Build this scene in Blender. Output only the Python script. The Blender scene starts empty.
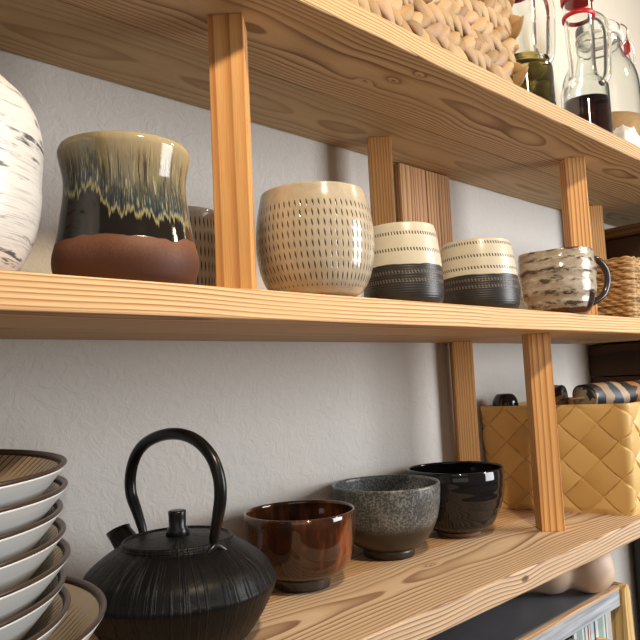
import bpy, bmesh, math, random
from mathutils import Matrix, Vector, noise
random.seed(4)
PI = math.pi
SC = bpy.context.scene
COL = SC.collection
H = 1.35                                    # eye height of the camera above the floor (m)

def V(x, y, z):                             # millimetres measured from the camera position -> world metres
    return Vector((x/1000, y/1000, z/1000 + H))

# ------------------------------------------------------------------ camera
cam_d = bpy.data.cameras.new('camera'); cam = bpy.data.objects.new('camera', cam_d); COL.objects.link(cam)
yaw, pit, rol = 0.7615513, 0.09092864, -0.04736916
fw = Vector((math.sin(yaw)*math.cos(pit), math.cos(yaw)*math.cos(pit), math.sin(pit)))
rt0 = Vector((math.cos(yaw), -math.sin(yaw), 0)); up0 = rt0.cross(fw)
rt = rt0*math.cos(rol) + up0*math.sin(rol); up = -rt0*math.sin(rol) + up0*math.cos(rol)
M = Matrix((rt, up, -fw)).transposed().to_4x4(); M.translation = V(0, 0, 0)
cam.matrix_world = M
cam_d.sensor_width = 36; cam_d.lens = 680/640*36; cam_d.clip_start = .01
SC.camera = cam

# ------------------------------------------------------------------ world, lamps, exposure
w = bpy.data.worlds.new('world'); SC.world = w; w.use_nodes = True
bg = w.node_tree.nodes['Background']; bg.inputs[0].default_value = (.90, .86, .80, 1); bg.inputs[1].default_value = .11
def area(name, pos, target, sx, sy, energy, color, shape='RECTANGLE'):
    d = bpy.data.lights.new(name, 'AREA'); d.shape = shape; d.size = sx; d.size_y = sy; d.energy = energy; d.color = color
    o = bpy.data.objects.new(name, d); COL.objects.link(o); o.location = pos
    o.rotation_euler = (target - pos).to_track_quat('-Z', 'Y').to_euler()
    return o
area('window_daylight', V(2050, -1000, 250), V(700, 650, 0), 0.9, 1.2, 46, (.97, .98, 1.0))
area('ceiling_lamp', V(330, -175, 905), V(600, 600, 0), .085, .085, 13.5, (1.0, .80, .56), 'DISK')
area('left_fill_light', V(-1000, -1500, 650), V(500, 650, 0), 2.0, 1.6, 7, (1.0, .97, .93))  # added soft fill from the front left, not an actual window
area('far_ceiling_lamp', V(1900, -150, 1150), V(1700, 700, 500), .12, .12, 8, (1.0, .76, .45), 'DISK')
SC.view_settings.view_transform = 'Standard'; SC.view_settings.look = 'None'
SC.view_settings.exposure = 0.0; SC.view_settings.gamma = 1; SC.view_settings.use_curve_mapping = False

# ------------------------------------------------------------------ object helpers
def link(o, parent=None):
    COL.objects.link(o)
    if parent: o.parent = parent
    return o
def obj(name, bm, mats, parent=None, smooth=False, loc=None, rot=None):
    me = bpy.data.meshes.new(name)
    bmesh.ops.recalc_face_normals(bm, faces=bm.faces)
    bm.to_mesh(me); bm.free()
    for m in (mats if isinstance(mats, (list, tuple)) else [mats]): me.materials.append(m)
    if smooth: me.polygons.foreach_set('use_smooth', [True]*len(me.polygons))
    o = bpy.data.objects.new(name, me); link(o, parent)
    if loc is not None: o.location = loc
    if rot is not None: o.rotation_euler = rot
    return o
def tag(o, label, cat, group=None):
    o['label'] = label; o['category'] = cat
    if group: o['group'] = group
    return o
def thing(name, label, cat, loc, rotz=0, group=None):
    o = bpy.data.objects.new(name, None); COL.objects.link(o); o.empty_display_size = .02
    o.location = loc; o.rotation_euler = (0, 0, rotz)
    return tag(o, label, cat, group)
def struct(o): o['kind'] = 'structure'; return o
def box(bm, x0, x1, y0, y1, z0, z1, bev=0, seg=2):
    r = bmesh.ops.create_cube(bm, size=1); vs = r['verts']
    for v in vs: v.co = Vector(((x0+x1)/2 + v.co.x*(x1-x0), (y0+y1)/2 + v.co.y*(y1-y0), (z0+z1)/2 + v.co.z*(z1-z0)))
    if bev:
        es = {e for v in vs for e in v.link_edges}
        bmesh.ops.bevel(bm, geom=list(es), offset=bev, segments=seg, affect='EDGES', profile=.5)
    return bm
def smoothprof(pts, n=5):                   # Catmull-Rom through (r, z) points
    P = [Vector(p) for p in pts]; out = []
    for i in range(len(P)-1):
        a, b, c, d = P[max(i-1, 0)], P[i], P[i+1], P[min(i+2, len(P)-1)]
        for k in range(n):
            t = k/n
            out.append(.5*((2*b) + (c-a)*t + (2*a-5*b+4*c-d)*t*t + (3*b-a-3*c+d)*t**3))
    out.append(P[-1]); return [(max(p.x, 0), p.y) for p in out]
def lathe(prof, seg=96, fn=None, bm=None, scale=.001):    # profile (r, z) in mm
    bm = bm or bmesh.new(); rings = []
    for (r, z) in prof:
        if r < 1e-4: rings.append([bm.verts.new((0, 0, z*scale))]); continue
        ring = []
        for k in range(seg):
            a = 2*PI*k/seg; rr, zz = (r, z) if fn is None else fn(r, z, a)
            ring.append(bm.verts.new((rr*math.cos(a)*scale, rr*math.sin(a)*scale, zz*scale)))
        rings.append(ring)
    for A, B in zip(rings, rings[1:]):
        if len(A) == 1 and len(B) == 1: continue
        for k in range(seg):
            j = (k+1) % seg
            if len(A) == 1: bm.faces.new((A[0], B[k], B[j]))
            elif len(B) == 1: bm.faces.new((A[k], A[j], B[0]))
            else: bm.faces.new((A[k], A[j], B[j], B[k]))
    return bm
def vessel(outer, th, floor, n=5):          # closed thick-walled profile: outside up, round lip, inside down
    o = smoothprof(outer, n); top = o[-1]
    inner = [(max(r-th, 0), z) for r, z in o if z > floor + th and z < top[1]-1]
    lip = [(top[0]-th*.15, top[1]+th*.35), (top[0]-th*.5, top[1]+th*.5), (top[0]-th*.85, top[1]+th*.35)]
    inner = [p for p in reversed(inner)]
    return [(0, o[0][1])] + o + lip + inner + [(inner[-1][0]*.75, floor+1), (0, floor)]
def tube(pts, rads, seg=14, bm=None, cap=True, flat=1.0):
    bm = bm or bmesh.new(); P = [Vector(p) for p in pts]; rings = []; nrm = None
    for i, p in enumerate(P):
        t = (P[min(i+1, len(P)-1)] - P[max(i-1, 0)]).normalized()
        if nrm is None:
            nrm = t.orthogonal().normalized()
        nrm = (nrm - t*nrm.dot(t)).normalized(); b = t.cross(nrm)
        r = rads[i] if isinstance(rads, (list, tuple)) else rads
        rings.append([bm.verts.new(p + (nrm*math.cos(2*PI*k/seg) + b*math.sin(2*PI*k/seg)*flat)*r) for k in range(seg)])
    for A, B in zip(rings, rings[1:]):
        for k in range(seg): bm.faces.new((A[k], A[(k+1) % seg], B[(k+1) % seg], B[k]))
    if cap: bm.faces.new(rings[0]); bm.faces.new(rings[-1])
    return bm
def crv(pts, n=8):
    P = [Vector(p) for p in pts]; out = []
    for i in range(len(P)-1):
        a, b, c, d = P[max(i-1, 0)], P[i], P[i+1], P[min(i+2, len(P)-1)]
        for k in range(n):
            t = k/n; out.append(.5*((2*b) + (c-a)*t + (2*a-5*b+4*c-d)*t*t + (3*b-a-3*c+d)*t**3))
    out.append(P[-1]); return out

# ------------------------------------------------------------------ material helpers
class NT:
    def __init__(s, name):
        s.m = bpy.data.materials.new(name); s.m.use_nodes = True; s.t = s.m.node_tree; s.n = s.t.nodes; s.l = s.t.links
        s.b = s.n['Principled BSDF']
    def put(s, sock, v):
        if isinstance(v, bpy.types.NodeSocket): s.l.new(v, sock)
        elif isinstance(v, (tuple, list)) and len(v) == 3 and sock.type == 'RGBA': sock.default_value = (*v, 1)
        else: sock.default_value = v
    def math(s, op, a, b=None, c=None, clamp=False):
        n = s.n.new('ShaderNodeMath'); n.operation = op; n.use_clamp = clamp
        for i, v in enumerate((a, b, c)):
            if v is not None: s.put(n.inputs[i], v)
        return n.outputs[0]
    def obj(s): return s.n.new('ShaderNodeTexCoord').outputs['Object']
    def sep(s, v):
        n = s.n.new('ShaderNodeSeparateXYZ'); s.l.new(v, n.inputs[0]); return n.outputs
    def comb(s, x, y, z):
        n = s.n.new('ShaderNodeCombineXYZ')
        for i, v in enumerate((x, y, z)): s.put(n.inputs[i], v)
        return n.outputs[0]
    def noise(s, vec, scale=5, detail=3, rough=.5, dist=0):
        n = s.n.new('ShaderNodeTexNoise'); s.l.new(vec, n.inputs['Vector'])
        n.inputs['Scale'].default_value = scale; n.inputs['Detail'].default_value = detail; n.inputs['Roughness'].default_value = rough
        n.inputs['Distortion'].default_value = dist
        return n.outputs['Fac']
    def ramp(s, f, stops, interp='LINEAR'):
        n = s.n.new('ShaderNodeValToRGB'); s.put(n.inputs[0], f); cr = n.color_ramp; cr.interpolation = interp
        while len(cr.elements) < len(stops): cr.elements.new(.5)
        for e, (p, c) in zip(cr.elements, stops):
            e.position = p; e.color = (*c, 1) if isinstance(c, tuple) else (c, c, c, 1)
        return n.outputs['Color']
    def mix(s, f, a, b, mode='MIX'):
        n = s.n.new('ShaderNodeMix'); n.data_type = 'RGBA'; n.blend_type = mode
        s.put(n.inputs[0], f); s.put(n.inputs[6], a); s.put(n.inputs[7], b); return n.outputs[2]
    def smooth(s, x, a, b):                 # smoothstep a..b -> 0..1
        n = s.n.new('ShaderNodeMapRange'); n.interpolation_type = 'SMOOTHSTEP'
        s.put(n.inputs[0], x); s.put(n.inputs[1], a); s.put(n.inputs[2], b); return n.outputs[0]
    def bump(s, h, strength=.3, dist=.001):
        n = s.n.new('ShaderNodeBump'); s.put(n.inputs['Height'], h); n.inputs['Strength'].default_value = strength; n.inputs['Distance'].default_value = dist
        s.l.new(n.outputs[0], s.b.inputs['Normal'])
    def done(s, col=None, rough=.5, **kw):
        if col is not None: s.put(s.b.inputs['Base Color'], col)
        s.put(s.b.inputs['Roughness'], rough)
        for k, v in kw.items(): s.put(s.b.inputs[k.replace('_', ' ')], v)
        return s.m
def flat(name, col, rough=.5, **kw): return NT(name).done(col, rough, **kw)

def wood(name, light, mid, dark, axis='X', c=(0, 0), spacing=.005, wander=.012, seed=0.0, knots=(), rough=.6, lscale=2.2, fine=.35):
    t = NT(name); x, y, z = t.sep(t.obj())[:3]
    L, a, b = {'X': (x, y, z), 'Z': (z, x, y), 'Y': (y, x, z)}[axis]
    Ls = t.math('ADD', L, seed)
    nv = t.comb(t.math('MULTIPLY', Ls, lscale), t.math('MULTIPLY', a, 7), t.math('MULTIPLY', b, 7))
    n1 = t.math('SUBTRACT', t.noise(nv, 1, 2, .45), .5)
    nv2 = t.comb(t.math('ADD', t.math('MULTIPLY', Ls, lscale*1.1), 9.3), t.math('MULTIPLY', a, 6), t.math('MULTIPLY', b, 6))
    n2 = t.math('SUBTRACT', t.noise(nv2, 1, 2, .45), .5)
    aa = t.math('ADD', t.math('SUBTRACT', a, c[0]), t.math('MULTIPLY', n1, wander*.7))
    bb = t.math('ADD', t.math('SUBTRACT', b, c[1]), t.math('MULTIPLY', n2, wander*2.8))
    d = t.math('SQRT', t.math('ADD', t.math('MULTIPLY', aa, aa), t.math('MULTIPLY', bb, bb)))
    # uneven ring widths
    rn = t.noise(t.comb(t.math('MULTIPLY', d, 40), seed, 0.0), 1, 1, .5)
    ring = t.math('ADD', t.math('DIVIDE', d, spacing), t.math('MULTIPLY', rn, 1.6))
    kmask = None
    for (kl, ka, kb, s) in knots:
        dl = t.math('DIVIDE', t.math('SUBTRACT', L, kl), s*2.3); da = t.math('DIVIDE', t.math('SUBTRACT', a, ka), s); db = t.math('DIVIDE', t.math('SUBTRACT', b, kb), s)
        q = t.math('ADD', t.math('MULTIPLY', dl, dl), t.math('ADD', t.math('MULTIPLY', da, da), t.math('MULTIPLY', db, db)))
        g = t.math('EXPONENT', t.math('MULTIPLY', q, -.5))
        ring = t.math('ADD', ring, t.math('MULTIPLY', g, 1.1))
        km = t.math('SUBTRACT', 1, t.smooth(q, .02, .16))
        kmask = km if kmask is None else t.math('MAXIMUM', kmask, km)
    f = t.math('FRACT', ring)
    col = t.ramp(f, [(0, light), (.3, light), (.62, mid), (.86, dark), (.95, dark), (1, light)])
    v = t.noise(t.comb(t.math('MULTIPLY', Ls, 5), t.math('MULTIPLY', a, 12), t.math('MULTIPLY', b, 12)), 1, 2)
    col = t.mix(t.math('MULTIPLY', t.smooth(v, .35, .75), .5), col, mid)
    fib = t.noise(t.comb(t.math('MULTIPLY', Ls, 18), t.math('MULTIPLY', a, 900), t.math('MULTIPLY', b, 900)), 1, 2)
    col = t.mix(fine, col, t.ramp(fib, [(.3, .55), (.7, 1.15)]), 'MULTIPLY')
    if kmask is not None: col = t.mix(t.math('MULTIPLY', kmask, .85), col, (.10, .035, .012))
    t.bump(t.math('ADD', t.math('MULTIPLY', f, -.6), t.math('MULTIPLY', fib, .5)), .22, .0006)
    return t.done(col, rough, Specular_IOR_Level=.3)

# ------------------------------------------------------------------ the setting
t = NT('rough_white_plaster'); o = t.obj()
nz = t.noise(o, 45, 5, .6, 1.4); nz2 = t.noise(o, 130, 4, .6, 1.5)
t.bump(t.math('ADD', t.smooth(nz, .35, .7), t.math('MULTIPLY', nz2, .8)), .5, .0012)
m_wall = t.done(t.mix(t.noise(o, 2.5, 3), (.59, .565, .525), (.66, .635, .59)), .9)
bm = bmesh.new(); box(bm, -1.6, 5.0, .791, .90, 0, 3.4)
struct(obj('wall_back', bm, m_wall))
t = NT('floor_boards'); o = t.obj()
m_floor = t.done(t.mix(t.noise(o, 3, 4), (.30, .17, .085), (.42, .25, .13)), .5)
bm = bmesh.new(); box(bm, -1.6, 5.0, -2.6, .9, -.05, 0)
struct(obj('floor', bm, m_floor))

# ------------------------------------------------------------------ shelving unit
YB = 789
unit = thing('shelving_unit', 'natural pine shelving unit on the white wall, three long boards with square posts set cornerwise', 'shelf', V(600, 650, -262))
U = V(600, 650, -262)
def plank(name, x0, x1, y0, y1, z0, z1, mat, bev=.0015):
    cx, cy, cz = (x0+x1)/2, (y0+y1)/2, (z0+z1)/2
    bm = bmesh.new(); box(bm, *(q/1000 for q in (x0-cx, x1-cx, y0-cy, y1-cy, z0-cz, z1-cz)), bev)
    return obj(name, bm, mat, unit, loc=V(cx, cy, cz)-U)
LT, MD, DK = (.72, .46, .235), (.60, .335, .145), (.33, .135, .045)
def shade(c, k): return tuple(q*k for q in c)
# object coordinates: x along, y depth, z height, measured from each plank's centre
m_up_front = wood('pine_upper_front', (.62, .43, .235), (.50, .32, .155), (.22, .115, .05), c=(-.010, .095), spacing=.0036, wander=.009, seed=1.3,
                  knots=((-.285, -.012, -.014, .006), (-.315, .012, -.014, .005), (-.27, -.044, -.014, .004), (.28, .02, -.014, .006)), lscale=3.0)
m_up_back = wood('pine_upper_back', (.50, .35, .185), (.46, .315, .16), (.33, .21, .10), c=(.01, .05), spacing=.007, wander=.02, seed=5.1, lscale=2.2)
m_mid = wood('pine_middle', (.77, .54, .295), (.67, .41, .19), (.38, .165, .05), c=(-.05, -.10), spacing=.0044, wander=.008, seed=2.2,
             knots=((-.17, -.08, -.015, .007), (.08, -.085, -.015, .005)), lscale=1.8)
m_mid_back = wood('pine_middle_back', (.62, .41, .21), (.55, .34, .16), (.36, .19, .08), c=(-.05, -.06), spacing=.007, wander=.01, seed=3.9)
m_lo_front = wood('pine_lower_front', (.68, .51, .34), (.55, .38, .235), (.24, .13, .075), c=(.008, -.095), spacing=.0036, wander=.009, seed=7.7,
                  knots=((-.143, -.0825, .003, .013), (-.20, .03, .015, .005)), lscale=2.6)
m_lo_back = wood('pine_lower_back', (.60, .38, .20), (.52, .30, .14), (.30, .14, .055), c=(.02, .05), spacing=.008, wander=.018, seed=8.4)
plank('front_board', -500, 2450, 494, 648, 398, 427, m_up_front, .0025)
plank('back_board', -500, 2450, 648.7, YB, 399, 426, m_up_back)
plank('front_board', -500, 2450, 522, 655, 64, 94, m_mid, .002)
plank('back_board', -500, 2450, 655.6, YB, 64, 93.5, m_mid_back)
plank('front_board', -500, 2450, 500, 665, -292, -262, m_lo_front, .002)
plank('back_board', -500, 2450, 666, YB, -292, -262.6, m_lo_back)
for i, (px, py, z0, z1) in enumerate(((431, 577, 94, 398), (1230, 576, 94, 398), (1068, 588, -262, 64), (848, 726, 93.5, 399), (1640, 726, 93.5, 399), (1094, 760, -262.6, 64))):
    mp = wood('pine_post_%d' % i, (.80, .455, .175), (.68, .34, .115), (.42, .165, .05) if i < 3 else (.46, .2, .07), axis='Z', c=(.05 - .02*(i % 2), .045 + .01*i), spacing=(.0085, .0062, .0070)[i] if i < 3 else .0042,
              wander=.005, seed=i*3.1+.7, lscale=1.2, knots=((.03, -.009, -.019, .0035),) if i == 0 else ())
    bm = bmesh.new(); hh = (z1-z0)/2000; box(bm, -.019, .019, -.019, .019, -hh, hh, .0012)
    obj('post', bm, mp, unit, loc=V(px, py, (z0+z1)/2)-U, rot=(0, 0, PI/4))
# slatted board fixed flat on the wall between upper and middle boards
m_pan = wood('pine_wall_board', (.60, .33, .15), (.50, .26, .10), (.27, .11, .035), axis='Z', c=(.02, .30), spacing=.009, wander=.012, seed=4.4)
pb = []
for k in range(4):
    x0 = 962 + k*38.5
    cx = x0 + 19
    bm = bmesh.new(); box(bm, -.0188, .0188, -.006, .006, -.1515, .1515, .001)
    mt = wood('pine_wall_slat_%d' % k, (.62-.05*(k % 2), .36-.04*(k % 2), .17), (.50, .27, .11), (.27, .11, .035), axis='Z', c=(.03+.01*k, .03), spacing=.007, wander=.01, seed=2.4*k)
    obj('wall_slat', bm, mt, unit, loc=V(cx, 782.5, 245.5)-U)

# ------------------------------------------------------------------ ceramics materials
def cyl(t):                                  # cylinder coordinates of an object-space point: angle, z, unit dir
    x, y, z = t.sep(t.obj())[:3]
    ang = t.math('ARCTAN2', y, x)
    r = t.math('SQRT', t.math('ADD', t.math('MULTIPLY', x, x), t.math('MULTIPLY', y, y)))
    r = t.math('MAXIMUM', r, .001)
    return ang, r, z, t.math('DIVIDE', x, r), t.math('DIVIDE', y, r)
def dashes(t, ang, z, z0, pitch, n, dash=.5, width=.3, zlo=None, zhi=None, lean=0.0, stagger=.5):
    u = t.math('DIVIDE', t.math('SUBTRACT', z, z0), pitch)
    row = t.math('FLOOR', u); fr = t.math('FRACT', u)
    jit = t.math('MULTIPLY', t.math('SINE', t.math('MULTIPLY', row, 12.9)), stagger)
    a = t.math('ADD', t.math('MULTIPLY', ang, n/(2*PI)), t.math('ADD', jit, t.math('MULTIPLY', fr, lean)))
    fa = t.math('ABSOLUTE', t.math('SUBTRACT', t.math('FRACT', a), .5))
    fz = t.math('ABSOLUTE', t.math('SUBTRACT', fr, .5))
    w_ = t.math('MULTIPLY', t.math('SUBTRACT', 1, t.math('POWER', t.math('DIVIDE', fz, dash/2), 2)), width/2)
    m = t.math('SUBTRACT', 1, t.smooth(t.math('SUBTRACT', fa, w_), -.06, .06))
    m = t.math('MULTIPLY', m, t.math('LESS_THAN', fz, dash/2))
    if zlo is not None: m = t.math('MULTIPLY', m, t.math('GREATER_THAN', z, zlo))
    if zhi is not None: m = t.math('MULTIPLY', m, t.math('LESS_THAN', z, zhi))
    return m

# 1 white brushed cup
t = NT('white_brushed_glaze'); ang, r, z, cx_, cy_ = cyl(t)
v = t.comb(t.math('MULTIPLY', cx_, 1.1), t.math('MULTIPLY', cy_, 1.1), t.math('ADD', t.math('MULTIPLY', z, 150), t.math('MULTIPLY', cx_, .9)))
n1 = t.noise(v, 1, 4, .65); n2 = t.noise(t.comb(cx_, cy_, t.math('MULTIPLY', z, 45)), 2.4, 3)
s1 = t.math('MULTIPLY', t.smooth(n1, .53, .62), t.smooth(n2, .45, .55))
s2 = t.smooth(t.noise(t.comb(cx_, cy_, t.math('MULTIPLY', z, 420)), 2, 3), .5, .72)
col = t.mix(s2, (.68, .67, .645), (.46, .46, .46)); col = t.mix(t.math('MULTIPLY', s1, .92), col, (.035, .038, .05))
t.bump(t.math('ADD', n1, t.math('MULTIPLY', s2, .4)), .4, .0012); m_white = t.done(col, .28)

# 2 brown drip cup
t = NT('ash_drip_glaze'); ang, r, z, cx_, cy_ = cyl(t)
st = t.noise(t.comb(t.math('MULTIPLY', cx_, 20), t.math('MULTIPLY', cy_, 20), t.math('MULTIPLY', z, 14)), 1, 4, .7)
big = t.noise(t.comb(t.math('MULTIPLY', cx_, 1.8), t.math('MULTIPLY', cy_, 1.8), 3.3), 1, 3, .6)
zz = t.math('ADD', t.math('MULTIPLY', z, 1000), t.math('MULTIPLY', t.math('SUBTRACT', st, .5), 40))       # mm
side = t.math('ADD', t.math('MULTIPLY', cx_, -.35), t.math('MULTIPLY', cy_, -.2))
side = t.math('ADD', t.math('MULTIPLY', cx_, .72), t.math('MULTIPLY', cy_, -.69))                        # + towards image right
zd = t.math('ADD', zz, t.math('MULTIPLY', t.smooth(side, -.25, .15), 27))
zd = t.math('ADD', zd, t.math('MULTIPLY', t.math('SUBTRACT', big, .5), 22))
colg = t.ramp(t.math('DIVIDE', zd, 170), [(.0, (.010, .008, .007)), (.485, (.016, .012, .010)), (.505, (.33, .30, .15)), (.53, (.028, .045, .062)), (.62, (.06, .068, .062)), (.70, (.17, .15, .095)), (.79, (.24, .195, .115)), (.88, (.37, .30, .175)), (1, (.40, .33, .20))])
fine = t.noise(t.comb(t.math('MULTIPLY', cx_, 45), t.math('MULTIPLY', cy_, 45), t.math('MULTIPLY', z, 40)), 1, 3, .7)
drip = t.math('MULTIPLY', t.smooth(fine, .52, .66), t.math('MULTIPLY', t.smooth(zd, 88, 95), t.math('SUBTRACT', 1, t.smooth(zz, 100, 128))))
colg = t.mix(t.math('MULTIPLY', drip, .8), colg, (.46, .40, .22))
drk = t.math('MULTIPLY', t.smooth(st, .50, .60), t.math('MULTIPLY', t.smooth(zd, 85, 92), t.math('SUBTRACT', 1, t.smooth(zz, 108, 132))))
colg = t.mix(t.math('MULTIPLY', drk, .85), colg, (.02, .017, .018))
wav = t.noise(t.comb(t.math('MULTIPLY', cx_, 1.5), t.math('MULTIPLY', cy_, 1.5), 1.7), 1, 2)
tz = t.math('ADD', t.math('MULTIPLY', z, 1000), t.math('MULTIPLY', t.math('SUBTRACT', wav, .5), 26))
terra = t.math('SUBTRACT', 1, t.smooth(tz, 39, 40.5))
tn = t.noise(t.obj(), 420, 3, .7)
tcol = t.mix(t.smooth(t.math('ADD', t.math('MULTIPLY', tz, .018), t.math('MULTIPLY', tn, .5)), .55, 1.0), (.085, .026, .011), (.165, .062, .026))
col = t.mix(terra, colg, tcol)
t.bump(t.math('ADD', t.math('MULTIPLY', tn, t.math('MULTIPLY', terra, .6)), t.math('MULTIPLY', st, .25)), .25, .001)
m_drip = t.done(col, t.math('ADD', .07, t.math('MULTIPLY', terra, .55)), Specular_IOR_Level=.45)

# 3 big dotted cup and the one behind
def dotted(name, base, dark, z0, pitch, n, dash, width, zlo, zhi, lean=.1, rough=.14):
    t = NT(name); ang, r, z, cx_, cy_ = cyl(t)
    m = dashes(t, ang, z, z0, pitch, n, dash, width, zlo, zhi, lean)
    sp = t.noise(t.obj(), 90, 4, .6)
    col = t.mix(t.smooth(sp, .35, .7), base, shade(base, .86))
    col = t.mix(m, col, dark); t.bump(t.math('MULTIPLY', m, -1), .5, .0008)
    return t.done(col, rough)
m_dot = dotted('taupe_dotted_glaze', (.50, .43, .32), (.07, .04, .022), .0045, .0116, 64, .80, .26, .012, .107, .25)
m_dot2 = dotted('grey_dotted_glaze', (.62, .57, .50), (.06, .04, .03), .004, .0175, 44, .78, .30, .0, .112, .1)
# 4 two-tone cups
def twotone(name, rows, n, zsplit):
    t = NT(name); ang, r, z, cx_, cy_ = cyl(t)
    m = None
    for k, zr in enumerate(rows):
        d = t.math('ABSOLUTE', t.math('SUBTRACT', z, zr))
        a = t.math('ABSOLUTE', t.math('SUBTRACT', t.math('FRACT', t.math('ADD', t.math('MULTIPLY', ang, n/(2*PI)), t.math('MULTIPLY', t.math('SUBTRACT', z, zr), 55))), .5))
        q = t.math('MULTIPLY', t.math('SUBTRACT', 1, t.smooth(d, .0018, .0026)), t.math('SUBTRACT', 1, t.smooth(a, .17, .27)))
        m = q if m is None else t.math('MAXIMUM', m, q)
    wv = t.noise(t.comb(cx_, cy_, 0.0), 1.5, 2)
    zs = t.math('ADD', z, t.math('MULTIPLY', t.math('SUBTRACT', wv, .5), .006))
    up_ = t.smooth(zs, zsplit, zsplit+.0012)
    sp = t.noise(t.obj(), 160, 4, .6)
    cream = t.mix(sp, (.64, .595, .48), (.56, .515, .40)); cream = t.mix(m, cream, (.05, .035, .02))
    blk = t.mix(t.noise(t.obj(), 60, 4), (.014, .011, .010), (.030, .024, .021)); blk = t.mix(m, blk, (.12, .09, .06))
    rings = t.math('SINE', t.math('MULTIPLY', z, 1900))
    t.bump(t.math('ADD', t.math('MULTIPLY', m, -1), t.math('MULTIPLY', t.math('MULTIPLY', rings, t.math('SUBTRACT', 1, up_)), .25)), .4, .0007)
    return t.done(t.mix(up_, blk, cream), t.math('SUBTRACT', .40, t.math('MULTIPLY', up_, .12)))
m_two_a = twotone('cream_over_black_a', (.092, .070, .030, .041), 78, .050)
m_two_b = twotone('cream_over_black_b', (.100, .080, .062, .034, .044), 78, .051)
# 5 mug
t = NT('brushed_slip_mug'); ang, r, z, cx_, cy_ = cyl(t)
wz = t.math('ADD', t.math('MULTIPLY', z, 1000), t.math('MULTIPLY', t.noise(t.comb(cx_, cy_, t.math('MULTIPLY', z, 20)), 2.5, 3), 10))
rid = t.math('SINE', t.math('DIVIDE', wz, 2.9))
pn = t.noise(t.comb(t.math('MULTIPLY', cx_, 2), t.math('MULTIPLY', cy_, 2), t.math('MULTIPLY', z, 90)), 1, 4, .7)
lines = t.smooth(t.math('ADD', t.math('MULTIPLY', rid, .20), t.math('MULTIPLY', pn, 2.0)), 1.04, 1.36)
col = t.mix(lines, t.mix(t.smooth(pn, .3, .55), (.56, .51, .43), (.38, .32, .24)), (.075, .05, .035))
sd = t.math('ADD', t.math('MULTIPLY', cx_, .95), t.math('MULTIPLY', cy_, -.30))
bare = t.math('MULTIPLY', t.smooth(sd, .12, .2), t.math('SUBTRACT', 1, t.smooth(wz, 38, 44)))
col = t.mix(bare, col, (.028, .016, .012))
col = t.mix(t.math('SUBTRACT', 1, t.smooth(wz, 13, 16)), col, (.085, .028, .014))
t.bump(t.math('ADD', rid, t.math('MULTIPLY', pn, 1.2)), .5, .0012); m_mug = t.done(col, .16)
m_mug_handle = flat('dark_glaze_handle', (.035, .025, .022), .12)
# 6-8 bowls
t = NT('amber_brown_glaze'); ang, r, z, cx_, cy_ = cyl(t)
n1 = t.noise(t.comb(t.math('MULTIPLY', cx_, 3), t.math('MULTIPLY', cy_, 3), t.math('MULTIPLY', z, 12)), 1, 3, .6)
n2 = t.noise(t.comb(t.math('MULTIPLY', cx_, 9), t.math('MULTIPLY', cy_, 9), t.math('MULTIPLY', z, 20)), 1, 3, .6)
col = t.ramp(n1, [(.32, (.018, .007, .005)), (.50, (.045, .015, .006)), (.60, (.10, .030, .008)), (.70, (.25, .055, .012))])
col = t.mix(t.smooth(n2, .6, .75), col, (.035, .012, .008))
col = t.mix(t.math('SUBTRACT', 1, t.smooth(z, .016, .0175)), col, (.035, .025, .022))
m_amber = t.done(col, .07, Coat_Weight=.4)
t = NT('grey_speckled_glaze'); ang, r, z, cx_, cy_ = cyl(t)
n1 = t.noise(t.obj(), 330, 4, .75); n2 = t.noise(t.obj(), 30, 3)
band = t.smooth(z, .040, .058)
spk = t.math('MULTIPLY', t.smooth(t.math('ADD', n1, t.math('MULTIPLY', n2, .25)), .58, .74), band)
col = t.mix(spk, t.mix(band, (.035, .025, .017), (.055, .055, .052)), (.20, .21, .205))
t.bump(n1, .2, .0008); m_speck = t.done(col, t.math('ADD', .2, t.math('MULTIPLY', n1, .25)))
t = NT('black_glaze'); ang, r, z, cx_, cy_ = cyl(t)
wob = t.math('SINE', t.math('MULTIPLY', z, 420))
t.bump(wob, .12, .002)
m_black = t.done((.009, .008, .009), .045)
m_bare = flat('bare_clay_foot', (.20, .09, .045), .7)
m_darkfoot = flat('dark_clay_foot', (.045, .035, .03), .6)

def cup(name, label, cat, X, Y, Z, outer, th, floor, mat, foot=None, fm=None, warp=0.0, group=None, rotz=0):
    if foot:
        o = thing(name, label, cat, V(X, Y, Z), rotz, group)
        body = obj('body', lathe(vessel(outer, th, floor), 112, wobf(warp)), mat, o, True)
        fr, fh = foot
        obj('foot_ring', lathe([(fr-5, .3), (fr-5, 0), (fr, 0), (fr+.8, fh*.6), (fr+1.5, fh+.8), (fr-6, fh+.8), (fr-5, .3)], 80), fm, o, True)
    else:
        o = obj(name, lathe(vessel(outer, th, floor), 112, wobf(warp)), mat, None, True, V(X, Y, Z), (0, 0, rotz)); tag(o, label, cat, group)
    return o
def wobf(a):
    if not a: return None
    return lambda r, z, t_: (r*(1 + a*.01*math.sin(2*t_+1) + a*.006*math.sin(3*t_+z*.03)), z + (a*.8*math.sin(2*t_+2)*min(1, z/80)))

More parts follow.
